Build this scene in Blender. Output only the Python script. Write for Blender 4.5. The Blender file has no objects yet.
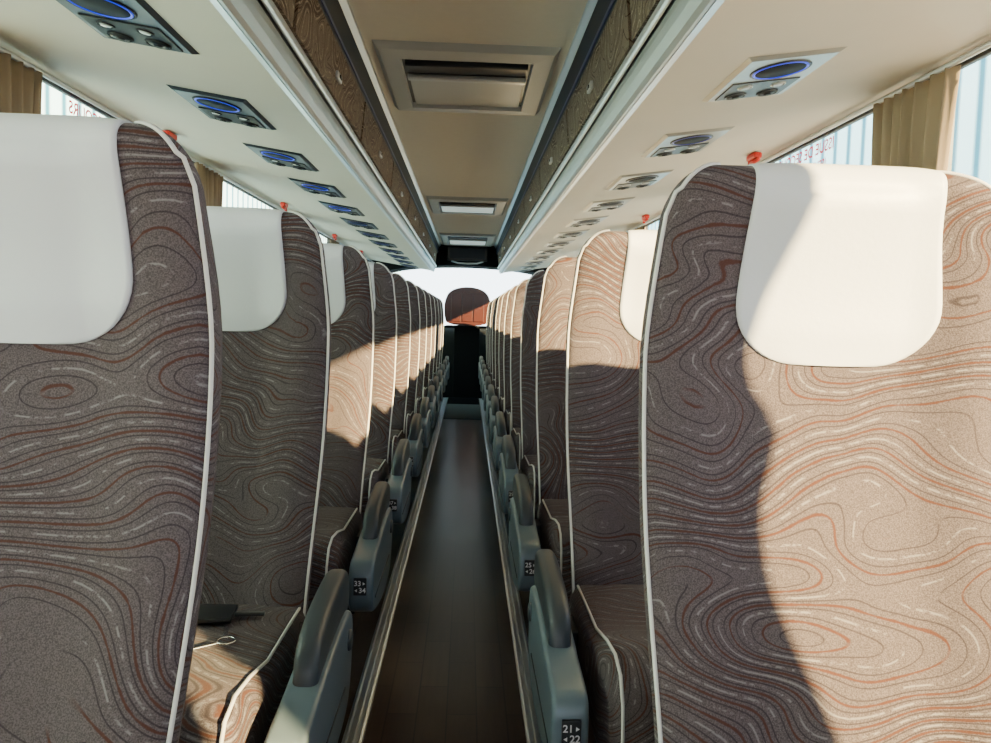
import bpy, bmesh, math, random
import numpy as np
from mathutils import Vector, Matrix
random.seed(4)
S = bpy.context.scene
COL = S.collection

# ------------------------------------------------------------------ helpers
def link(o): COL.objects.link(o); return o

def finish(o, parent=None, label=None, category=None, group=None, kind=None):
    if parent is not None: o.parent = parent
    if label: o["label"] = label
    if category: o["category"] = category
    if group: o["group"] = group
    if kind: o["kind"] = kind
    return o

def mesh_obj(name, verts, faces, mat, parent=None, smooth=False, **kw):
    me = bpy.data.meshes.new(name)
    me.from_pydata([tuple(v) for v in verts], [], faces)
    bm = bmesh.new(); bm.from_mesh(me)
    bmesh.ops.recalc_face_normals(bm, faces=bm.faces)
    bm.to_mesh(me); bm.free()
    if mat: me.materials.append(mat)
    if smooth:
        for p in me.polygons: p.use_smooth = True
    o = link(bpy.data.objects.new(name, me))
    return finish(o, parent, **kw)

def empty(name, loc=(0,0,0), **kw):
    o = bpy.data.objects.new(name, None); o.empty_display_size = .05
    o.location = loc; link(o)
    return finish(o, **kw)

def box(name, x0,x1,y0,y1,z0,z1, mat, parent=None, bevel=0, seg=2, **kw):
    v=[(x,y,z) for x in (x0,x1) for y in (y0,y1) for z in (z0,z1)]
    f=[(0,1,3,2),(4,6,7,5),(0,4,5,1),(2,3,7,6),(0,2,6,4),(1,5,7,3)]
    o=mesh_obj(name,v,f,mat,parent,**kw)
    if bevel: do_bevel(o,bevel,seg)
    return o

def do_bevel(o,w,seg=2):
    bm=bmesh.new(); bm.from_mesh(o.data)
    bmesh.ops.bevel(bm,geom=bm.edges[:],offset=w,segments=seg,affect='EDGES',profile=.5,clamp_overlap=True)
    bm.to_mesh(o.data); bm.free()
    for p in o.data.polygons: p.use_smooth=True
    wn=o.modifiers.new('wn','WEIGHTED_NORMAL')

def prism_y(name, poly, y0, y1, mat, parent=None, **kw):
    n=len(poly)
    v=[(x,y0,z) for x,z in poly]+[(x,y1,z) for x,z in poly]
    f=[tuple(range(n)), tuple(range(2*n-1,n-1,-1))]+[(i,(i+1)%n,(i+1)%n+n,i+n) for i in range(n)]
    return mesh_obj(name,v,f,mat,parent,**kw)

def smooth_poly(pts, it=2):
    for _ in range(it):
        q=[]
        n=len(pts)
        for i in range(n):
            a=pts[i]; b=pts[(i+1)%n]
            q.append((a[0]*.75+b[0]*.25,a[1]*.75+b[1]*.25)); q.append((a[0]*.25+b[0]*.75,a[1]*.25+b[1]*.75))
        pts=q
    return pts

def loft_x(name, poly, x0, x1, mat, r=.02, parent=None, **kw):
    n=len(poly)
    area=sum(poly[i][0]*poly[(i+1)%n][1]-poly[(i+1)%n][0]*poly[i][1] for i in range(n))
    sg=1 if area>0 else -1
    nor=[]
    for i in range(n):
        a=poly[i-1]; b=poly[(i+1)%n]
        dy=b[0]-a[0]; dz=b[1]-a[1]; L=math.hypot(dy,dz) or 1
        nor.append((-dz/L*sg, dy/L*sg))
    K=5
    st=[(x0+r*(1-math.cos(k/K*math.pi/2)), r*(1-math.sin(k/K*math.pi/2))) for k in range(K+1)]
    mid=[(x0+(x1-x0)*t,0) for t in (.3,.5,.7) if (x1-x0)*t>r*1.1 and (x1-x0)*(1-t)>r*1.1]
    st=st+mid+[(x1-(s[0]-x0),s[1]) for s in reversed(st)]
    v=[];f=[]
    for x,ins in st:
        for p,nn in zip(poly,nor): v.append((x,p[0]+nn[0]*ins,p[1]+nn[1]*ins))
    for s in range(len(st)-1):
        for i in range(n):
            j=(i+1)%n
            f.append((s*n+i,s*n+j,(s+1)*n+j,(s+1)*n+i))
    f.append(tuple(range(n))); f.append(tuple(range((len(st)-1)*n,len(st)*n)))
    return mesh_obj(name,v,f,mat,parent,smooth=True,**kw)

def tube(name, pts, r, mat, parent=None, seg=8, closed=False, **kw):
    pts=[Vector(p) for p in pts]; n=len(pts); v=[];f=[]
    up=None
    for i,p in enumerate(pts):
        a=pts[i-1] if (i>0 or closed) else p; b=pts[(i+1)%n] if (i<n-1 or closed) else p
        t=(b-a).normalized()
        if up is None:
            up=t.orthogonal().normalized()
        up=(up-t*up.dot(t)).normalized(); w=t.cross(up)
        for k in range(seg):
            an=2*math.pi*k/seg
            v.append(p+up*(r*math.cos(an))+w*(r*math.sin(an)))
    for i in range(n if closed else n-1):
        i2=(i+1)%n
        for k in range(seg):
            k2=(k+1)%seg
            f.append((i*seg+k,i*seg+k2,i2*seg+k2,i2*seg+k))
    if not closed:
        f.append(tuple(range(seg))); f.append(tuple(range((n-1)*seg,n*seg)))
    return mesh_obj(name,v,f,mat,parent,smooth=True,**kw)

def disc(name, c, r, h, mat, parent=None, seg=32, bev=.0, inner=None, sy=1.0, **kw):
    v=[];f=[]
    if inner is None: prof=[(0.0001,0),(r-bev,0),(r,bev if bev else 0.0001),(r,h),(0.0001,h)]
    else: prof=[(inner,h),(inner,0),((inner+r)/2,-(r-inner)*.25),(r,0),(r,h)]
    m=len(prof)
    for k in range(seg):
        a=2*math.pi*k/seg
        for (pr,pz) in prof: v.append((c[0]+pr*math.cos(a),c[1]+pr*math.sin(a)*sy,c[2]+pz))
    for k in range(seg):
        k2=(k+1)%seg
        for i in range(m if inner is not None else m-1):
            j=(i+1)%m
            f.append((k*m+i,k*m+j,k2*m+j,k2*m+i))
    return mesh_obj(name,v,f,mat,parent,smooth=False if bev==0 and inner is None else True,**kw)

def copy_thing(root, loc, rot=None):
    r=root.copy(); COL.objects.link(r); r.location=loc
    if rot is not None: r.rotation_euler=rot
    def rec(src,dst):
        for c in list(src.children):
            q=c.copy(); COL.objects.link(q); q.parent=dst
            rec(c,q)
    rec(root,r)
    return r

# ------------------------------------------------------------------ materials
def P(name,col,rough=.6,metal=0,emit=None,es=0,spec=.5,bump=0,bscale=200,var=0,vscale=8,sheen=0):
    m=bpy.data.materials.new(name); m.use_nodes=True
    nt=m.node_tree; b=nt.nodes['Principled BSDF']
    b.inputs['Base Color'].default_value=(*col,1); b.inputs['Roughness'].default_value=rough
    b.inputs['Metallic'].default_value=metal; b.inputs['Specular IOR Level'].default_value=spec
    if sheen: b.inputs['Sheen Weight'].default_value=sheen
    if emit: b.inputs['Emission Color'].default_value=(*emit,1); b.inputs['Emission Strength'].default_value=es
    tc=nt.nodes.new('ShaderNodeTexCoord')
    if var:
        n=nt.nodes.new('ShaderNodeTexNoise'); n.inputs['Scale'].default_value=vscale; n.inputs['Detail'].default_value=4
        nt.links.new(tc.outputs['Object'],n.inputs['Vector'])
        mx=nt.nodes.new('ShaderNodeMix'); mx.data_type='RGBA'
        mx.inputs['A'].default_value=(*[c*(1-var) for c in col],1); mx.inputs['B'].default_value=(*[min(1,c*(1+var)) for c in col],1)
        nt.links.new(n.outputs['Fac'],mx.inputs['Factor']); nt.links.new(mx.outputs['Result'],b.inputs['Base Color'])
    if bump:
        n=nt.nodes.new('ShaderNodeTexNoise'); n.inputs['Scale'].default_value=bscale; n.inputs['Detail'].default_value=3
        nt.links.new(tc.outputs['Object'],n.inputs['Vector'])
        bp=nt.nodes.new('ShaderNodeBump'); bp.inputs['Strength'].default_value=bump; bp.inputs['Distance'].default_value=.002
        nt.links.new(n.outputs['Fac'],bp.inputs['Height']); nt.links.new(bp.outputs['Normal'],b.inputs['Normal'])
    return m

def fabric(name, base, rust, pale, dark, ns=3.2, amp=30, lin=24, lw=.0014, axis=2, rnd=37.0, mult=(.75,.8,1.15), gfade=(8,20)):
    """woven upholstery with contour lines of constant width"""
    m=bpy.data.materials.new(name); m.use_nodes=True
    nt=m.node_tree; N=nt.nodes; L=nt.links; b=N['Principled BSDF']
    b.inputs['Roughness'].default_value=.9; b.inputs['Specular IOR Level'].default_value=.12
    b.inputs['Sheen Weight'].default_value=.05; b.inputs['Sheen Roughness'].default_value=.4
    tc=N.new('ShaderNodeTexCoord'); oi=N.new('ShaderNodeObjectInfo')
    def M(op,a=None,bv=None,c=None):
        n=N.new('ShaderNodeMath'); n.operation=op
        for i,x in enumerate((a,bv,c)):
            if x is None: continue
            if isinstance(x,(int,float)): n.inputs[i].default_value=x
            else: L.new(x,n.inputs[i])
        return n.outputs[0]
    off=M('MULTIPLY',oi.outputs['Random'],rnd)
    cx=N.new('ShaderNodeCombineXYZ'); L.new(off,cx.inputs[0]); L.new(off,cx.inputs[1])
    def phi_at(dx,dy,dz):
        p=N.new('ShaderNodeVectorMath'); p.operation='ADD'; p.inputs[1].default_value=(dx,dy,dz); L.new(tc.outputs['Object'],p.inputs[0])
        sc=N.new('ShaderNodeVectorMath'); sc.operation='MULTIPLY'; sc.inputs[1].default_value=mult; L.new(p.outputs[0],sc.inputs[0])
        va=N.new('ShaderNodeVectorMath'); va.operation='ADD'; L.new(sc.outputs[0],va.inputs[0]); L.new(cx.outputs[0],va.inputs[1])
        n1=N.new('ShaderNodeTexNoise'); n1.inputs['Scale'].default_value=ns; n1.inputs['Detail'].default_value=1.3; n1.inputs['Roughness'].default_value=.4
        n1.inputs['Distortion'].default_value=.35
        L.new(va.outputs[0],n1.inputs['Vector'])
        sp=N.new('ShaderNodeSeparateXYZ'); L.new(p.outputs[0],sp.inputs[0])
        if axis==2: zz=M('ADD',sp.outputs[2],M('MULTIPLY',sp.outputs[1],.8))
        else: zz=sp.outputs[1]
        return M('ADD',M('MULTIPLY',zz,lin),M('MULTIPLY',n1.outputs['Fac'],amp)), va.outputs[0]
    phi,vec=phi_at(0,0,0)
    e=.003
    if axis==2: p1,_=phi_at(e,0,0); p2,_=phi_at(0,0,e)
    else: p1,_=phi_at(0,e,0); p2,_=phi_at(0,0,e)
    g1=M('DIVIDE',M('SUBTRACT',p1,phi),e); g2=M('DIVIDE',M('SUBTRACT',p2,phi),e)
    grad0=M('SQRT',M('ADD',M('MULTIPLY',g1,g1),M('MULTIPLY',g2,g2)))
    gf=N.new('ShaderNodeMapRange'); gf.inputs['From Min'].default_value=gfade[0]; gf.inputs['From Max'].default_value=gfade[1]; L.new(grad0,gf.inputs['Value'])
    grad=M('MAXIMUM',grad0,gfade[1]*1.1)
    fr=M('FRACT',phi)
    idd=M('FRACT',M('MULTIPLY',M('FLOOR',phi),.5))
    even=M('LESS_THAN',idd,.25); odd=M('SUBTRACT',1,even)
    dist=M('DIVIDE',M('ABSOLUTE',M('SUBTRACT',fr,.5)),grad)
    dist2=M('DIVIDE',M('MINIMUM',fr,M('SUBTRACT',1,fr)),grad)
    def soft(x,w,s):
        n=N.new('ShaderNodeMapRange'); n.interpolation_type='SMOOTHSTEP'
        n.inputs['From Min'].default_value=w+s; n.inputs['From Max'].default_value=max(0,w-s); n.inputs['To Min'].default_value=0; n.inputs['To Max'].default_value=1
        L.new(x,n.inputs['Value']); return M('MULTIPLY',n.outputs[0],gf.outputs[0])
    dn=N.new('ShaderNodeTexNoise'); dn.inputs['Scale'].default_value=60; dn.inputs['Detail'].default_value=4; dn.inputs['Roughness'].default_value=.7; L.new(vec,dn.inputs['Vector'])
    jit=M('MULTIPLY',M('SUBTRACT',dn.outputs['Fac'],.5),lw*2.5)
    core=soft(M('ADD',dist,jit),lw,lw*.5)
    mr=M('MULTIPLY',core,even)
    dash=N.new('ShaderNodeMapRange'); dash.inputs['From Min'].default_value=.47; dash.inputs['From Max'].default_value=.54; L.new(dn.outputs['Fac'],dash.inputs['Value'])
    mw=M('MULTIPLY',M('MULTIPLY',core,odd),dash.outputs[0])
    md=soft(dist2,lw*.55,lw*.35)
    wn=N.new('ShaderNodeTexNoise'); wn.inputs['Scale'].default_value=650; wn.inputs['Detail'].default_value=2; L.new(tc.outputs['Object'],wn.inputs['Vector'])
    def mix(fac,a,c):
        n=N.new('ShaderNodeMix'); n.data_type='RGBA'
        if isinstance(a,tuple): n.inputs['A'].default_value=(*a,1)
        else: L.new(a,n.inputs['A'])
        n.inputs['B'].default_value=(*c,1)
        L.new(fac,n.inputs['Factor'])
        return n.outputs['Result']
    wr=N.new('ShaderNodeMapRange'); wr.inputs['From Min'].default_value=.35; wr.inputs['From Max'].default_value=.65; L.new(wn.outputs['Fac'],wr.inputs['Value'])
    c=mix(wr.outputs[0],tuple(x*.68 for x in base),tuple(x*1.32 for x in base))
    c=mix(M('MULTIPLY',md,.7),c,dark); c=mix(M('MULTIPLY',mr,.85),c,rust); c=mix(M('MULTIPLY',mw,.68),c,pale)
    L.new(c,b.inputs['Base Color'])
    bp=N.new('ShaderNodeBump'); bp.inputs['Strength'].default_value=.5; bp.inputs['Distance'].default_value=.0012
    L.new(wn.outputs['Fac'],bp.inputs['Height']); L.new(bp.outputs['Normal'],b.inputs['Normal'])
    return m

FAB=fabric('seat_fabric',(.092,.074,.079),(.072,.025,.015),(.23,.215,.22),(.022,.016,.020),ns=3.5,amp=42,lin=46,lw=.00132)
FAB2=fabric('locker_fabric',(.16,.12,.09),(.045,.02,.013),(.42,.35,.28),(.03,.02,.016),ns=5.5,amp=24,lin=3,lw=.0022,axis=1,mult=(1,.8,1.3),gfade=(4,12))
WHITE=P('white_leather',(.62,.635,.67),.42,spec=.4,bump=.15,bscale=120)
PIPE=P('white_piping',(.60,.58,.56),.5)
ARM=P('armrest_dark_plastic',(.034,.044,.053),.45)
CONS=P('blue_grey_plastic',(.12,.165,.20),.35,.15)
DARK=P('black_plastic',(.012,.013,.015),.35)
NOZ=P('nozzle_black',(.012,.013,.015),.6,spec=.25)
MATTE=P('matte_black',(.010,.011,.012),.9,spec=.1)
GRILL=P('speaker_grille',(.015,.02,.025),.7,spec=.1)
DMET=P('dark_steel',(.05,.055,.06),.45,.6)
STEEL=P('brushed_aluminium',(.55,.57,.59),.35,.6,var=.06)
RAILM=P('floor_rail_aluminium',(.56,.62,.69),.3,.8,var=.08,vscale=20)
SILV=P('silver_plastic',(.34,.34,.32),.35,.45)
NAVY_SHADESILV=P('navy_and_shaded_silver',(.014,.018,.026),.45,.1,spec=.3)  # on the left service panels it is silver with shade painted in
CREAM=P('cream_vinyl',(.60,.555,.475),.7,var=.03,bump=.1)
CEIL=P('ceiling_fabric',(.70,.645,.56),.9,var=.04,vscale=30,bump=.3)
WALLM=P('wall_grey_fabric',(.20,.18,.165),.9,var=.05)
MOULD=P('light_grey_moulding',(.50,.50,.49),.45,.2)
NOSE=P('silver_grey_moulding',(.30,.32,.325),.4,.35)
BLUE=P('blue_led',(.01,.03,.5),.4,emit=(.005,.03,1.0),es=.7)
BLUEOFF=P('ring_unlit',(.14,.15,.18),.3)
BLUEDIM=P('ring_dim',(.02,.03,.12),.4,emit=(.01,.04,1.0),es=.15)
RED=P('red_plastic',(.65,.03,.015),.4)
DRED=P('dark_red_gloss',(.045,.010,.008),.3,spec=.5)
PAPER=P('white_print',(.8,.8,.8),.5)
REDT=P('glowing_red_lettering',(.5,.01,.03),.5,emit=(1,.02,.06),es=.6)  # emission added to lighten letters that read dark against the window
LAMP=P('lamp_lens',(.4,.4,.38),.25)
KEYM=P('nickel',(.6,.6,.6),.25,1)
DAYGLOW=P('daylight_glow_panel',(.6,.7,.68),.5,emit=(.75,.95,.9),es=.5)  # emission stands in for daylight coming through the hatch
BLUEREFL=P('dim_blue_reflection',(.03,.04,.10),.3,emit=(.1,.2,.9),es=.012)  # weak glow stands in for blue reflections, no lamp there

def wood():
    m=P('dark_wood_vinyl',(.1,.05,.03),.28); nt=m.node_tree;N=nt.nodes;L=nt.links;b=N['Principled BSDF']
    tc=N.new('ShaderNodeTexCoord'); mp=N.new('ShaderNodeMapping'); mp.inputs['Rotation'].default_value=(0,0,math.pi/2)
    L.new(tc.outputs['Object'],mp.inputs['Vector'])
    br=N.new('ShaderNodeTexBrick'); br.inputs['Scale'].default_value=1; br.inputs['Brick Width'].default_value=.30; br.inputs['Row Height'].default_value=.075
    br.inputs['Mortar Size'].default_value=.002; br.inputs['Color1'].default_value=(.062,.032,.025,1); br.inputs['Color2'].default_value=(.125,.070,.052,1); br.inputs['Mortar'].default_value=(.015,.009,.008,1)
    L.new(mp.outputs[0],br.inputs['Vector'])
    n=N.new('ShaderNodeTexNoise'); n.inputs['Scale'].default_value=6; n.inputs['Detail'].default_value=6
    m2=N.new('ShaderNodeMapping'); m2.inputs['Scale'].default_value=(14,1,1); L.new(tc.outputs['Object'],m2.inputs['Vector']); L.new(m2.outputs[0],n.inputs['Vector'])
    mx=N.new('ShaderNodeMix'); mx.data_type='RGBA'; mx.blend_type='MULTIPLY'; mx.inputs['Factor'].default_value=.6
    L.new(br.outputs['Color'],mx.inputs['A']); L.new(n.outputs['Fac'],mx.inputs['B'])
    # bluish windscreen reflection painted into the floor colour further along the aisle
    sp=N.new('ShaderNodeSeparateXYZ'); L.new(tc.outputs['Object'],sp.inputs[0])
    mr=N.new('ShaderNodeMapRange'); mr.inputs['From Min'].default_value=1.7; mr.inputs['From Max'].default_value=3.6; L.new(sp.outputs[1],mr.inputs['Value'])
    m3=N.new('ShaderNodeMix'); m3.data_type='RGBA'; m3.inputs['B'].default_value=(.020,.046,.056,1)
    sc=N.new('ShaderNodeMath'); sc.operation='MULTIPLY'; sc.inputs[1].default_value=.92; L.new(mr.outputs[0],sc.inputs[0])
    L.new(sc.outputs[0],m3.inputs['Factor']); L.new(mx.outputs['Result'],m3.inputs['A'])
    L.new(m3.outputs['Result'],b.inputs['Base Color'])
    return m
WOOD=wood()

def glass():
    m=bpy.data.materials.new('window_glass'); m.use_nodes=True; nt=m.node_tree; N=nt.nodes
    N.remove(N['Principled BSDF']); o=N['Material Output']
    t=N.new('ShaderNodeBsdfTransparent'); t.inputs[0].default_value=(.92,.97,.98,1)
    g=N.new('ShaderNodeBsdfGlossy'); g.inputs['Roughness'].default_value=.05
    mx=N.new('ShaderNodeMixShader'); mx.inputs[0].default_value=.04
    nt.links.new(t.outputs[0],mx.inputs[1]); nt.links.new(g.outputs[0],mx.inputs[2]); nt.links.new(mx.outputs[0],o.inputs[0])
    return m
GLASS=glass()
def curtain_mat():
    m=bpy.data.materials.new('tan_curtain'); m.use_nodes=True; nt=m.node_tree; N=nt.nodes
    N.remove(N['Principled BSDF']); o=N['Material Output']
    d=N.new('ShaderNodeBsdfDiffuse'); d.inputs[0].default_value=(.31,.24,.17,1)
    t=N.new('ShaderNodeBsdfTranslucent'); t.inputs[0].default_value=(.34,.26,.17,1)
    tc=N.new('ShaderNodeTexCoord'); n=N.new('ShaderNodeTexNoise'); n.inputs['Scale'].default_value=60
    mr=N.new('ShaderNodeMapRange'); mr.inputs['To Min'].default_value=.07; mr.inputs['To Max'].default_value=.14
    nt.links.new(tc.outputs['Object'],n.inputs['Vector']); nt.links.new(n.outputs['Fac'],mr.inputs['Value'])
    mx=N.new('ShaderNodeMixShader'); nt.links.new(mr.outputs[0],mx.inputs[0])
    nt.links.new(d.outputs[0],mx.inputs[1]); nt.links.new(t.outputs[0],mx.inputs[2]); nt.links.new(mx.outputs[0],o.inputs[0])
    return m
CURT=curtain_mat()
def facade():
    m=P('glowing_corrugated_cladding',(.6,.75,.8),.6,emit=(.62,.86,1),es=1.7); nt=m.node_tree;N=nt.nodes;L=nt.links;b=N['Principled BSDF']  # emission added to brighten the facade like daylight, cladding is no lamp
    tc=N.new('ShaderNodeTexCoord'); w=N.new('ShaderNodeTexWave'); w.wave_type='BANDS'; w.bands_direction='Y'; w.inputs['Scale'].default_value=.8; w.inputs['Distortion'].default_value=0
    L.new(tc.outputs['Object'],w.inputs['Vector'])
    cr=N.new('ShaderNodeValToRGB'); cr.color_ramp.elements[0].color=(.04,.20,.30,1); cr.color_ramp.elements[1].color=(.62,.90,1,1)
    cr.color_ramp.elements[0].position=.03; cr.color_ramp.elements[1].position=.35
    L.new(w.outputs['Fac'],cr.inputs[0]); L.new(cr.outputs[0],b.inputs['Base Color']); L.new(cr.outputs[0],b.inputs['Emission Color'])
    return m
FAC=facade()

# ------------------------------------------------------------------ seat  (aisle side is +x in these functions)
ZT=1.19; T=.074
gz=np.array([.36,.50,.64,.80,.92,1.06,1.18]); gy=np.array([-.165,-.125,-.08,-.015,.012,.0,-.02])
pf=np.polyfit(gz,gy,4)
def g(z): return float(np.polyval(pf,z))
def sst(a,b,x):
    t=max(0,min(1,(x-a)/(b-a))); return t*t*(3-2*t)
def bol(u,z):
    return .026*sst(.38,.80,abs(u))*(1-.65*sst(1.0,1.19,z))
def yc(z): return g(z)+T/2+.028-.008*sst(1.02,1.18,z)
def hwf(z,side=1):
    h=.222+.010*sst(.4,.8,z)
    h-=(.016 if side>0 else .014)*sst(.95,1.16,z)
    rz,rx=(.075,.065) if side>0 else (.10,.115)
    zz=(z-(ZT-rz))/rz
    if zz>0: h-= rx*(1-math.sqrt(max(0,1-zz*zz)))
    return h
def halfT(z):
    r=T/2; zz=z-(ZT-r)
    return r if zz<=0 else math.sqrt(max(1e-8,r*r-zz*zz))
def front(u,z):
    h=(max(0,1-abs(u)**7))**(1/7)
    return yc(z)-halfT(z)*h-bol(u,z)*min(1,halfT(z)/(T/2)+.2)
def build_backrest_mesh():
    zs=list(np.linspace(.38,ZT-T/2-.06,24))+list(np.linspace(ZT-T/2-.05,ZT-T/2,5))+[ZT-T/2+T/2*math.sin(a) for a in np.linspace(.12,math.pi/2,12)]
    us=[-1,-.985,-.95,-.9,-.85,-.8,-.74,-.68,-.62,-.56,-.5,-.44,-.38,-.25,-.12,0]; us=us+[-u for u in reversed(us[:-1])]
    v=[];f=[];m=len(us)*2
    for z in zs:
        for u in us: v.append((u*hwf(z,1 if u>0 else -1),front(u,z),z))
        for u in reversed(us):
            h=(max(0,1-abs(u)**7))**(1/7)
            v.append((u*.955*hwf(z,1 if u>0 else -1),yc(z)+halfT(z)*h+.0005,z))
    for r in range(len(zs)-1):
        for i in range(m):
            j=(i+1)%m; f.append((r*m+i,r*m+j,(r+1)*m+j,(r+1)*m+i))
    f.append(tuple(range(m))); f.append(tuple(range((len(zs)-1)*m,len(zs)*m)))
    return v,f
def build_cover(zb,shift):
    rx,rz=.085,.080; off=.009
    v=[];f=[];ns=36; rows=[]
    def W(z,side):
        w=.127-(.008 if side>0 else .020)*sst(1.0,1.18,z)
        q=max(0,1-(z-zb)/rz); return w-rx*(1-max(0,1-q**2.15)**(1/2.15))
    ts=[zb+ (1-math.cos(a))*rz for a in np.linspace(0,math.pi/2,12)]
    ts+=list(np.linspace(zb+rz,ZT-T/2,8))[1:]
    for z in ts: rows.append(('f',z))
    for a in np.linspace(0,math.pi,18)[1:]: rows.append(('t',a))
    rows.append(('b',1.06))
    for kd,p in rows:
        for k in range(ns+1):
            s=-1+2*k/ns; side=1 if s>0 else -1
            z=p if kd!='t' else ZT-T/2+T/2*math.sin(p)
            x=s*W(z,side)+shift
            puff=off*(.4+.6*(1-abs(s)**4))
            if kd=='f':
                u=x/hwf(p,side); e2=min(1,.4+(p-zb)/.04*.6)
                v.append((x,front(u,p)-puff*e2-.003*(1-s*s)*e2,p))
            elif kd=='t':
                z0=ZT-T/2
                u=x/hwf(z,side); R=T/2+puff*.7
                if math.cos(p)>0: b=bol(u,z)*min(1,math.cos(p)+.2)*min(1,math.cos(p)*3)
                else: b=0
                v.append((x,yc(z)-R*math.cos(p)-b,z0+R*math.sin(p)))
            else:
                v.append((x,yc(p)+T/2+puff,p))
    n=ns+1
    for r_ in range(len(rows)-1):
        for i in range(ns): f.append((r_*n+i,r_*n+i+1,(r_+1)*n+i+1,(r_+1)*n+i))
    return v,f

def text_geo(body,size,off=.0003):
    cu=bpy.data.curves.new('t','FONT'); cu.body=body; cu.size=size; cu.align_x='CENTER'; cu.align_y='CENTER'; cu.offset=off
    ob=bpy.data.objects.new('t',cu); COL.objects.link(ob)
    bpy.context.view_layer.update()
    me=bpy.data.meshes.new_from_object(ob.evaluated_get(bpy.context.evaluated_depsgraph_get()))
    V=[(v.co.x,v.co.y) for v in me.vertices]; F=[tuple(p.vertices) for p in me.polygons]
    bpy.data.objects.remove(ob); bpy.data.curves.remove(cu); bpy.data.meshes.remove(me)
    return V,F

def digits_mesh(name,lines,size,mat,parent,loc):
    V=[];F=[]
    for li,(txt,arr) in enumerate(lines):
        tv,tf=text_geo(txt,size)
        dx=-.33*size if arr=='r' else .33*size; dz=-li*size*.98
        b=len(V)
        V+=[(x+dx,0,y+dz) for x,y in tv]; F+=[tuple(b+i for i in p) for p in tf]
        b=len(V); s=size*.22
        if arr=='r': V+= [(dx+size*.72,0,dz-s),(dx+size*.72+s*1.6,0,dz),(dx+size*.72,0,dz+s)]; F.append((b,b+1,b+2))
        if arr=='l': V+= [(dx-size*.72,0,dz-s),(dx-size*.72-s*1.6,0,dz),(dx-size*.72,0,dz+s)]; F.append((b,b+2,b+1))
    o=mesh_obj(name,V,F,mat,parent); o.location=loc
    return o

bv,bf=build_backrest_mesh()
mir=lambda vs:[(-x,y,z) for x,y,z in vs]
cush_poly=smooth_poly([(-.08,.34),(-.08,.47),(-.20,.475),(-.36,.475),(-.48,.50),(-.575,.49),(-.605,.42),(-.60,.30),(-.52,.29),(-.3,.33)],2)

def piping_path(side):
    pts=[]
    for z in np.linspace(.42,ZT-T/2,28): pts.append((side*(.99*hwf(z,side)+.001),front(.99,z)-.0005,z))
    for a in np.linspace(.12,math.pi/2*.97,10):
        z=ZT-T/2+T/2*math.sin(a); pts.append((side*(.975*hwf(z,side)+.0005),front(.975,z)-.001,z+.0005))
    return pts
pipeA,pipeB=piping_path(1),piping_path(-1)

def make_seat(kind):
    """kind: +1 aisle on +x side, -1 aisle on -x side, 0 window seat"""
    root=empty('coach_seat')
    fl=mir if kind==-1 else (lambda a:a)
    mesh_obj('backrest',fl(bv),bf,FAB,root,smooth=True)
    cv,cf=build_cover(.957 if kind==1 else .951, .024 if kind==1 else (-.006 if kind==-1 else 0))
    c=mesh_obj('headrest_cover',fl(cv),cf,WHITE,root,smooth=True,label='white leather headrest cover')
    so=c.modifiers.new('s','SOLIDIFY'); so.thickness=.006; so.offset=-1
    loft_x('seat_cushion',cush_poly,-.226,.226,FAB,.030,root)
    for p in (pipeA,pipeB): tube('piping',fl(p),.0026,PIPE,root,label='off-white seam piping')
    top=[(-.12,.474),(-.25,.477),(-.36,.479),(-.46,.50),(-.53,.507),(-.575,.495),(-.60,.46),(-.607,.42),(-.606,.36),(-.59,.30)]
    for s in (-1,1): tube('piping',[(s*.213,y,z-.006) for y,z in top],.0026,PIPE,root,label='off-white seam piping')
    box('seat_frame',-.20,.20,-.50,-.08,.29,.345,DMET,root,.008)
    leg=[(-.42,0),(-.14,0),(-.15,.03),(-.22,.06),(-.18,.30),(-.40,.30),(-.36,.06),(-.41,.03)]
    loft_x('leg',leg,.10,.15,DMET,.004,root); loft_x('leg',leg,-.15,-.10,DMET,.004,root)
    if kind!=0:
        s=kind
        poly=smooth_poly([(-.18,.33),(-.15,.40),(-.15,.485),(-.25,.49),(-.40,.48),(-.47,.47),(-.545,.465),(-.585,.455),(-.592,.40),(-.585,.352),(-.53,.335),(-.40,.31),(-.25,.31)],2)
        x0,x1=sorted((s*.258,s*.312))
        loft_x('side_panel',poly,x0,x1,CONS,.008,root,label='blue-grey moulded side panel')
        arm=smooth_poly([(-.13,.475),(-.13,.53),(-.16,.556),(-.26,.555),(-.37,.545),(-.425,.525),(-.447,.485),(-.445,.445),(-.42,.435),(-.40,.44),(-.3,.455),(-.2,.46)],2)
        x0,x1=sorted((s*.266,s*.303))
        loft_x('armrest',arm,x0,x1,ARM,.013,root,label='dark grey padded armrest')
        x0,x1=sorted((s*.222,s*.262))
        box('armrest_bracket',x0,x1,-.24,-.16,.36,.42,DMET,root,.006)
        d=disc('armrest_pivot',(0,0,0),.018,.008,ARM,root,24,.003)
        d.rotation_euler=(0,-s*math.pi/2,0); d.location=(s*.317,-.20,.44)
        x0,x1=sorted((s*.3105,s*.3135))
        box('panel_groove',x0,x1,-.55,-.24,.372,.377,DMET,root,.001)
    return root

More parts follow.
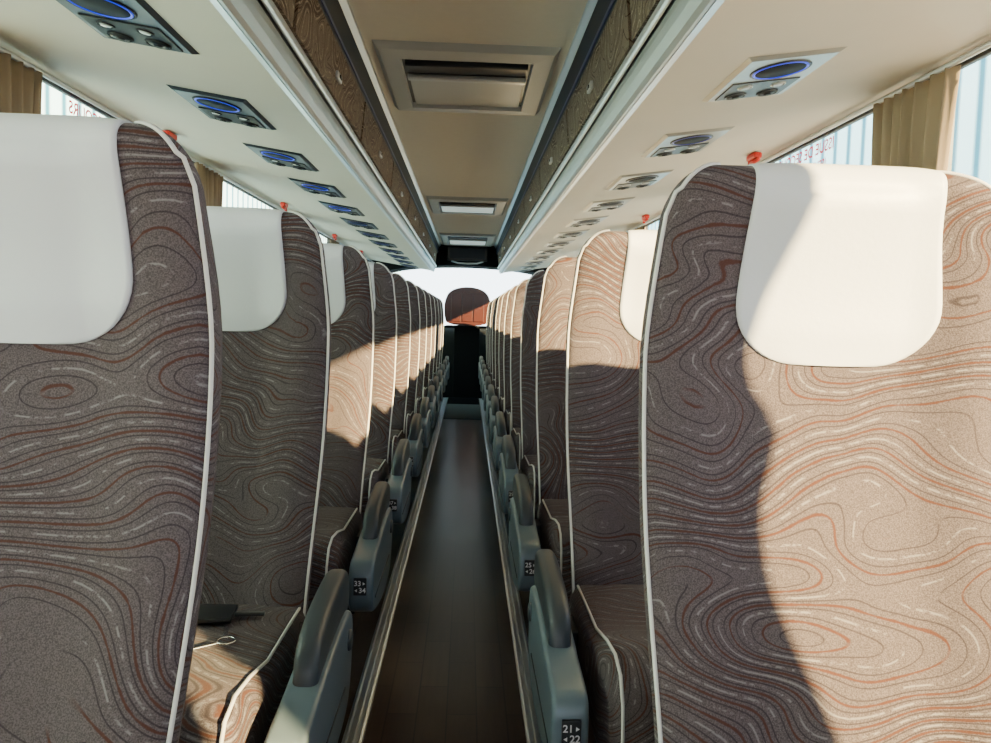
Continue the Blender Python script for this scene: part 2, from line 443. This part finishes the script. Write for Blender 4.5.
protoL=make_seat(1); protoR=make_seat(-1); protoW=make_seat(0)
for p in (protoL,protoR,protoW):
    p["category"]="bus seat"; p["group"]="coach seats along the aisle"
PIT=.75; CX=.474; WX=.945
NR=12
def rowY(s,k):
    if s<0: return .835 if k==0 else 1.545+.745*(k-1)
    return .94+.75*k
def plate(seat,s,a,b):
    pl=box('number_plate',s*.284-.014,s*.284+.014,-.595,-.588,.392,.430,DARK,seat,.0015,label='black seat number plate %s / %s'%(a,b))
    digits_mesh('seat_number',[(str(a),'r'),(str(b),'l')],.0155,PAPER,pl,(s*.284,-.5955,.4185))
seats=[]
for k in range(NR):
    for s,proto in ((-1,protoL),(1,protoR)):
        loc=(s*CX,rowY(s,k),0)
        if k==0: proto.location=loc; st=proto
        else: st=copy_thing(proto,loc)
        seats.append((k,s,st))
        wl=(s*WX,rowY(s,k),0)
        if k==0 and s==-1: protoW.location=wl; w=protoW
        else: w=copy_thing(protoW,wl)
        w["label"]='brown patterned window-side coach seat with white headrest cover'
        st["label"]='brown patterned aisle coach seat, white headrest cover, grey armrest'
for k,s,st in seats:
    if k<6:
        if s<0: a=29+4*(k-1)
        else: a=21+4*(k-1)
        if a>0: plate(st,-s,a,a+1)

# ------------------------------------------------------------------ shell
Y0,Y1=-2.6,10.9
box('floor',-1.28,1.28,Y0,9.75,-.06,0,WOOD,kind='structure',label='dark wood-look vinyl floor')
for i,s in enumerate((-1,1)):
    pr=[(.192,0),(.192,.012),(.198,.014),(.201,.005),(.211,.005),(.2125,.015),(.2175,.015),(.219,.005),(.228,.005),(.231,.014),(.238,.012),(.238,0)]
    prism_y('trim_%d'%(i+1),[(s*x,z) for x,z in pr],-1.0,9.6,RAILM,kind='structure',label='grooved aluminium rail along the aisle floor')
box('ceiling',-.40,.40,Y0,Y1,1.90,1.94,CEIL,kind='structure',label='beige fabric-covered centre ceiling')
for nm,s in (('left',-1),('right',1)):
    x0,x1=sorted((s*1.225,s*1.28))
    box('wall_'+nm,x0,x1,Y0,Y1,-.06,.78,WALLM,kind='structure',label='grey fabric lower side wall of the coach')
box('wall_front',-1.28,1.28,Y0-.05,Y0,-.06,.75,WALLM,kind='structure',label='grey lower end wall')
tr=3
YW=[-2.6,-.38,2.10,3.85,5.65,7.4,9.15,10.9]
wi=1
for s in (-1,1):
    for a,b in zip(YW[:-1],YW[1:]):
        x=s*1.245
        w=box('window_%d'%wi,x-.003,x+.003,a+.03,b-.03,.78,1.72,GLASS,kind='structure',label='clear coach side window'); wi+=1
        if a in (2.10,-.38):
            yt=(2.95 if s>0 else 2.86) if a==2.10 else 1.62
            for sz,zc in ((.056,1.618),(.044,1.560)):
                tv,tf=text_geo('ISSUE DE SECOURS',sz,.0009)
                V=[(x-s*.006,yt+(vx if s>0 else -vx)*1.1,zc+vy) for vx,vy in tv]
                mesh_obj('window_lettering',V,tf,REDT,w,label='red mirrored ISSUE DE SECOURS lettering')
    for y in YW[1:-1]:
        x0,x1=sorted((s*1.23,s*1.27))
        box('trim_%d'%tr,x0,x1,y-.035,y+.035,.76,1.74,DMET,kind='structure',label='dark window pillar'); tr+=1
    x0,x1=sorted((s*1.23,s*1.26))
    box('trim_%d'%tr,x0,x1,Y0,Y1,.76,.80,DMET,None,.006,kind='structure',label='dark window sill'); tr+=1
    x0,x1=sorted((s*1.232,s*1.25))
    box('trim_%d'%tr,x0,x1,Y0,Y1,1.652,1.70,DMET,None,.004,kind='structure',label='dark upper window frame'); tr+=1
    tube('curtain_rail',[(s*1.203,y,1.655) for y in (Y0+.05,3,7,Y1-.4)],.008,STEEL,None,label='slim aluminium curtain rail above the windows',category='curtain rail',group='curtain rails')

# curtains
def curtain(s,ya,yb,seed,ztop=1.65,zbot=.82,edge=None):
    rnd=random.Random(seed); w=yb-ya; ny=int(max(64,w/.006)); nz=24; V=[];F=[]
    ph=rnd.random()*6; nf=w/.055
    for j in range(nz+1):
        t=j/nz; z=ztop+(zbot-ztop)*t
        y1=yb if edge is None else edge(z)
        y0=ya
        if edge is None and w<.6:
            y0=ya+.02*math.sin(t*math.pi)*1.4; y1=yb-.02*math.sin(t*math.pi)+.012*math.sin(t*5+ph)
        for i in range(ny+1):
            q=i/ny
            am=.013+.004*t
            qq=q+.02*math.sin(q*9+ph)
            V.append((s*(1.206+am*math.sin(qq*nf*2*math.pi+ph+.6*math.sin(t*3+q*7))+.003*math.sin(q*31+t*2)), y0+q*(y1-y0)+.006*math.sin(q*40+3*t),z))
    for j in range(nz):
        for i in range(ny):
            a=j*(ny+1)+i; F.append((a,a+1,a+ny+2,a+ny+1))
    o=mesh_obj('curtain',V,F,CURT,None,smooth=True,label='gathered tan fabric curtain beside a coach window',category='curtain',group='window curtains')  # also builds the two unseen curtains added on the right for shade
    so=o.modifiers.new('s','SOLIDIFY'); so.thickness=.002
    return o
zk=[.89,.98,1.05,1.12,1.2,1.27,1.36,1.42,1.50,1.60]; lk=[.355,.350,.345,.345,.365,.415,.370,.375,.400,.405]
edge=lambda z: -.095+(sum(np.interp(z+d,zk,lk) for d in (-.02,0,.02))/3-.35)*1.25
curtain(1,-.72,-.1,11,edge=edge)  # unseen curtain, edge shaped to cast the curved shadow on the right seat
curtain(1,-2.5,-.90,12)  # unseen curtain added to shade the near left seat, gap leaves a sun patch
curtain(-1,-.64,-.12,13)
for s in (-1,1):
    curtain(s,1.97,2.36 if s>0 else 2.39,int(20)+s)
    for y in YW[3:-1]: curtain(s,y-.19,y+.19,int(y*10)+s)

# luggage racks
def hU(l): return 1.56+(l-.43)*.149
for s in (-1,1):
    rk=empty('luggage_rack',(0,0,0),label='overhead luggage rack with cream underside and patterned locker doors',category='luggage rack',group='overhead luggage racks')
    prism_y('underside',[(s*.43,1.56),(s*.44,1.95),(s*1.28,1.95),(s*1.28,hU(1.21)+.005),(s*1.21,hU(1.21))],Y0,Y1-.6,CREAM,rk,label='cream vinyl underside panel')
    prism_y('nose_moulding',smooth_poly([(s*.440,1.553),(s*.424,1.549),(s*.405,1.585),(s*.402,1.612),(s*.425,1.615),(s*.440,1.568)],1),Y0,Y1-.6,NOSE,rk,label='silver-grey aluminium nose moulding')
    prism_y('trim_strip',[(s*.440,1.561),(s*.458,1.565),(s*.458,1.559),(s*.440,1.554)],Y0,Y1-.6,STEEL,rk)
    prism_y('grab_rail',smooth_poly([(s*.402,1.612),(s*.392,1.612),(s*.388,1.634),(s*.402,1.638)],1),Y0,Y1-.6,STEEL,rk)
    prism_y('backing',[(s*.405,1.61),(s*.43,1.61),(s*.43,1.90),(s*.372,1.90),(s*.395,1.78)],Y0,Y1-.6,DARK,rk,label='dark inner channel')
    prism_y('glossy_channel',[(s*.388,1.785),(s*.378,1.79),(s*.358,1.868),(s*.367,1.868)],Y0,Y1-.6,NAVY_SHADESILV,rk,label='dark glossy channel')
    prism_y('blue_reflection_strip',[(s*.374,1.800),(s*.371,1.800),(s*.369,1.808),(s*.372,1.808)],Y0,Y1-.6,BLUEREFL,rk,label='faint blue reflection painted as a strip')
    prism_y('trim_strip',[(s*.357,1.868),(s*.342,1.885),(s*.342,1.902),(s*.37,1.902)],Y0,Y1-.6,STEEL,rk)
    y=-.4
    while y<9.6:
        d=prism_y('locker_door',[(s*.403,1.642),(s*.388,1.642),(s*.374,1.785),(s*.395,1.79)],y+.012,y+1.13,FAB2,rk,label='curved-line patterned locker door')
        box('latch',s*.379-.006,s*.379+.006,y+.53,y+.60,1.69,1.712,STEEL,d,.003)
        box('latch_button',s*.373-.004,s*.373+.004,y+.55,y+.58,1.696,1.706,DARK,d,.002)
        y+=1.15

# service panels
def service_panel(matb,lab,ringm):
    r=empty('passenger_service_panel',label=lab,category='reading light panel',group='overhead service panels')
    V=[(-.112,-.182,0),(.112,-.182,0),(.112,.182,0),(-.112,.182,0),(-.100,-.168,-.007),(.100,-.168,-.007),(.100,.168,-.007),(-.100,.168,-.007)]
    F=[(0,1,2,3),(4,5,6,7),(0,1,5,4),(1,2,6,5),(2,3,7,6),(3,0,4,7)]
    mesh_obj('panel_body',V,F,matb,r)
    dk=matb is NAVY_SHADESILV
    def ring(nm,x,y,ri,ro,mat,z=-.011,h=.006,par=r,**k):
        return disc(nm,(x,y,z),ro,h,mat,par,32,inner=ri,**k)
    sp=disc('speaker',(0,-.078,-.0095),.060,.005,GRILL,r,36,.002)
    ring('light_ring',0,-.078,.058,.0635,ringm,-.010,.005,sp,label='thin ring light')
    ring('speaker_bezel',0,-.078,.0635,.070,NOZ if dk else DMET,-.009,.004,sp)
    box('lamp_bezel',-.085,.085,.008,.155,-.010,-.006,NOZ if dk else DMET,r,.002)
    for x in (-.042,.042):
        n=disc('air_nozzle',(x,.118,-.014),.024,.007,NOZ,r,28,.004)
        ring('nozzle_rim',x,.118,.024,.028,NOZ if dk else DMET,-.013,.006,n)
        disc('nozzle_core',(x,.118,-.017),.010,.005,NOZ,n,16,.002)
        l=disc('reading_lamp',(x,.045,-.013),.015,.006,LAMP,r,24,.004)
        ring('lamp_rim',x,.045,.015,.019,NOZ if dk else SILV,-.012,.005,l)
    return r
ang=math.atan(.149)
pL=service_panel(NAVY_SHADESILV,'shade-painted silver overhead panel with blue-ringed speaker, lamps and air nozzles',BLUE)
pD=service_panel(NAVY_SHADESILV,'shade-painted silver overhead panel with dim ringed speaker, lamps and nozzles',BLUEDIM)
pR=service_panel(SILV,'silver overhead panel with blue-ringed speaker, lamps and air nozzles',BLUE)
pM=service_panel(SILV,'silver overhead panel with dim blue-ringed speaker and nozzles',BLUEDIM)
pU=service_panel(SILV,'silver overhead panel with unlit speaker ring, lamps and nozzles',BLUEOFF)
used=set()
for k in range(12):
    for s,y0 in ((-1,1.74),(1,1.98)):
        lp=.72 if s<0 else .745
        pr=(pL if k<5 else pD) if s<0 else (pR if k<1 else (pM if k<2 else pU))
        loc=(s*lp,y0+PIT*k,hU(lp)-.0005); rot=(0,-s*ang,0)
        if pr.name not in used: used.add(pr.name); pr.location=loc; pr.rotation_euler=rot
        else: copy_thing(pr,loc,rot)

# roof hatches
HG=P('hatch_grey',(.42,.42,.41),.45)
def hatch(y0,y1,w,lab,bm=None):
    bm=bm or MOULD
    yc_=(y0+y1)/2; r=empty('roof_hatch',(0,yc_,1.90),label=lab,category='roof hatch',group='roof hatches')
    hl=(y1-y0)/2
    def ringp(nm,xo,yo,xi,yi,zo,zi,mat,par):
        V=[(-xo,-yo,0),(xo,-yo,0),(xo,yo,0),(-xo,yo,0),(-xo+.02,-yo+.02,zo),(xo-.02,-yo+.02,zo),(xo-.02,yo-.02,zo),(-xo+.02,yo-.02,zo),
           (-xi,-yi,zi),(xi,-yi,zi),(xi,yi,zi),(-xi,yi,zi),(-xi,-yi,-.001),(xi,-yi,-.001),(xi,yi,-.001),(-xi,yi,-.001)]
        F=[]
        for L in range(3):
            for i in range(4):
                j=(i+1)%4; F.append((L*4+i,L*4+j,L*4+4+j,L*4+4+i))
        return mesh_obj(nm,V,F,mat,par)
    ringp('hatch_frame',w/2,hl,w/2-.085,hl-.10,-.022,-.028,HG,r)
    box('hatch_recess',-w/2+.08,w/2-.08,-hl+.09,hl-.09,-.006,-.002,DARK,r)
    box('roller_blind_or_daylight_glow',-w/2+.10,w/2-.10,-.06,hl-.11,-.016,-.007,bm,r,.003,label='pale grey roller blind or daylight glow panel')  # glows in place of daylight when given the emissive material
    box('blind_bar',-w/2+.095,w/2-.095,-.09,-.06,-.026,-.006,STEEL,r,.004)
    tube('blind_roller',[(-w/2+.10,-hl+.15,-.018),(w/2-.10,-hl+.15,-.018)],.016,NAVY_SHADESILV,r)
hatch(2.72,3.56,.63,'grey framed roof hatch with half-drawn roller blind')
hatch(6.15,7.05,.63,'grey framed roof hatch with painted daylight glow',DAYGLOW)
hatch(8.85,10.15,.63,'grey framed roof hatch with painted daylight glow near the end',DAYGLOW)

# emergency hammers
def hammer():
    r=empty('emergency_hammer',label='small red emergency hammer in its holder above window',category='safety hammer',group='emergency hammers')
    box('holder',-.016,.016,-.045,.045,-.004,.018,RED,r,.005)
    tube('handle',[(0,-.05,-.010),(0,0,-.012),(0,.04,-.010)],.008,RED,r)
    tube('hammer_head',[(0,.04,-.026),(0,.04,-.0)],.009,RED,r)
    return r
hm=None
for s in (-1,1):
    for y in (3.12,5.02,6.9,8.6):
        loc=(s*1.12,y,hU(1.10)-.019)
        if hm is None: hm=hammer(); hm.location=loc
        else: copy_thing(hm,loc)

# ------------------------------------------------------------------ far end
arch=[(-1.28,1.96),(-1.28,1.42),(-1.15,1.42)]+[(-1.15*math.cos(a),1.42+.22*math.sin(a)**.8) for a in np.linspace(.1,math.pi-.1,28)]+[(1.15,1.42),(1.28,1.42),(1.28,1.96)]
prism_y('wall_header',arch,10.31,10.84,MATTE,kind='structure',label='dark curved header above the windscreen')
box('wall_rear',-1.28,1.28,10.85,10.92,-.5,.86,MATTE,kind='structure',label='dark lower end wall')
box('window_%d'%wi,-1.2,1.2,10.87,10.88,.86,1.68,GLASS,kind='structure',label='wide bright windscreen'); wi+=1
box('trim_%d'%tr,-.9,.9,9.75,9.80,-.45,-.005,MATTE,kind='structure',label='dark step riser'); tr+=1
box('trim_%d'%tr,-.185,.185,7.7,9.0,0,.004,P('grey_mat',(.05,.07,.078),.8,spec=.1),kind='structure',label='grey rubber mat at the aisle end'); tr+=1
box('trim_%d'%tr,-.185,.185,9.0,9.75,0,.004,P('black_mat',(.006,.006,.007),1,spec=0),kind='structure',label='black rubber step edge'); tr+=1
box('floor_lower',-1.28,1.28,9.8,10.85,-.50,-.45,MATTE,kind='structure',label='lower dark step floor')
db=empty('dashboard',(0,10.53,-.45),label='dark curved dashboard below the windscreen',category='dashboard')
prof=smooth_poly([(-.25,0),(-.22,.9),(-.05,1.22),(.15,1.28),(.3,1.28),(.3,0)],2)
loft_x('dashboard_body',prof,-1.1,1.1,MATTE,.05,db)
box('dashboard_teal_panel',-.12,.12,-.17,-.13,1.04,1.16,P('teal_glow_panel',(.03,.12,.12),.3,emit=(.1,.5,.5),es=.15),db,.006,label='dark panel with added teal glow')  # glow added for a teal tone on a dark panel
rc=empty('red_cabinet',(.02,10.09,-.45),label='dark red glossy round-topped cabinet before the windscreen',category='cabinet')
zb=1.33
arc=smooth_poly([(-.25,.0),(.25,.0),(.29,.12),(.29,.30),(.22,.44),(0,.49),(-.22,.44),(-.29,.30),(-.29,.12)],2)
prism_y('cabinet_body',[(x,z+zb) for x,z in arc],-.14,.14,DRED,rc)
for x in (-.14,.0,.14):
    box('cabinet_door',x-.064,x+.064,-.155,-.14,.05+zb,.40+zb,DRED,rc,.006)
box('cabinet_shelf',-.27,.27,-.16,.14,zb-.03,zb,MATTE,rc,.006)
box('cabinet_stand',-.16,.16,-.05,.10,0,zb-.03,MATTE,rc,.01)
mn=empty('ceiling_monitor',(0,10.24,1.9),label='black flat monitor mounted on the dark header',category='monitor')
box('monitor_body',-.26,.26,-.04,.06,-.20,-.03,DARK,mn,.015)
box('monitor_screen',-.22,.22,-.046,-.038,-.18,-.05,NAVY_SHADESILV,mn,.002)
tube('grab_handle',[(-.2,-.05,-.21),(-.12,-.06,-.235),(0,-.06,-.24),(.12,-.06,-.235),(.2,-.05,-.21)],.010,STEEL,mn)

# items left on the seat
b_=empty('tablet_case',(-.43,1.335,.486),label='thin black case lying on the seat cushion',category='case')
box('case_body',-.085,.075,-.035,.035,-.006,.003,DARK,b_,.003)
box('case_strap',.075,.125,-.008,.004,-.005,.001,DARK,b_,.002)
b_.rotation_euler=(0,0,.1)
kk=empty('key_ring',(-.335,1.225,.484),label='small metal keys on a ring on the cushion',category='keys')
tube('ring',[(.014*math.cos(a),.014*math.sin(a),.002) for a in np.linspace(0,2*math.pi,16,endpoint=False)],.0015,KEYM,kk,closed=True)
for a in (.3,2.2):
    q=box('key',-.004,.004,.012,.055,0,.003,KEYM,kk,.001); q.rotation_euler=(0,0,a)

# ------------------------------------------------------------------ outside
box('ground',-60,60,-60,80,-1.6,-1.5,P('pale_concrete',(.46,.46,.45),.9,var=.1,vscale=.5),kind='structure',label='pale concrete yard outside')
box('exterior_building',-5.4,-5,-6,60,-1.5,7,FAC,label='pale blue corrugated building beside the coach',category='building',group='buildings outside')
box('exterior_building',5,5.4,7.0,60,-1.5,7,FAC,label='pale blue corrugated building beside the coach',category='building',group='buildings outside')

# ------------------------------------------------------------------ light
w=bpy.data.worlds.new('World'); S.world=w; w.use_nodes=True
nt=w.node_tree; bg=nt.nodes['Background']
tc=nt.nodes.new('ShaderNodeTexCoord'); sp=nt.nodes.new('ShaderNodeSeparateXYZ'); cr=nt.nodes.new('ShaderNodeValToRGB')
cr.color_ramp.elements[0].color=(.94,.965,1,1); cr.color_ramp.elements[1].color=(.50,.68,1,1); cr.color_ramp.elements[1].position=.8
nt.links.new(tc.outputs['Generated'],sp.inputs[0]); nt.links.new(sp.outputs[2],cr.inputs[0]); nt.links.new(cr.outputs[0],bg.inputs[0])
# hazy bright horizon, dimmer zenith
mr=nt.nodes.new('ShaderNodeMapRange'); mr.inputs['From Min'].default_value=.08; mr.inputs['From Max'].default_value=.35
mr.inputs['To Min'].default_value=7.5; mr.inputs['To Max'].default_value=2.3
nt.links.new(sp.outputs[2],mr.inputs['Value']); nt.links.new(mr.outputs[0],bg.inputs[1])
sl=bpy.data.lights.new('sun','SUN'); sl.energy=56; sl.angle=.012; sl.color=(1,.68,.30)
so=link(bpy.data.objects.new('sun',sl)); so.rotation_euler=Vector((-.6,.75,-.3)).to_track_quat('-Z','Y').to_euler()

# ------------------------------------------------------------------ camera
cam=bpy.data.cameras.new('camera'); co=link(bpy.data.objects.new('camera',cam)); S.camera=co
cam.sensor_width=36; cam.lens=800/991*36; cam.clip_start=.02
fw=Vector((29.1/800,1,-54.7/800)).normalized()
up0=Vector((-.029,0,1)); rt=fw.cross(up0).normalized(); up=rt.cross(fw).normalized()
M3=Matrix((rt,up,-fw)).transposed()
co.matrix_world=Matrix.Translation((.027,0,1.0))@M3.to_4x4()
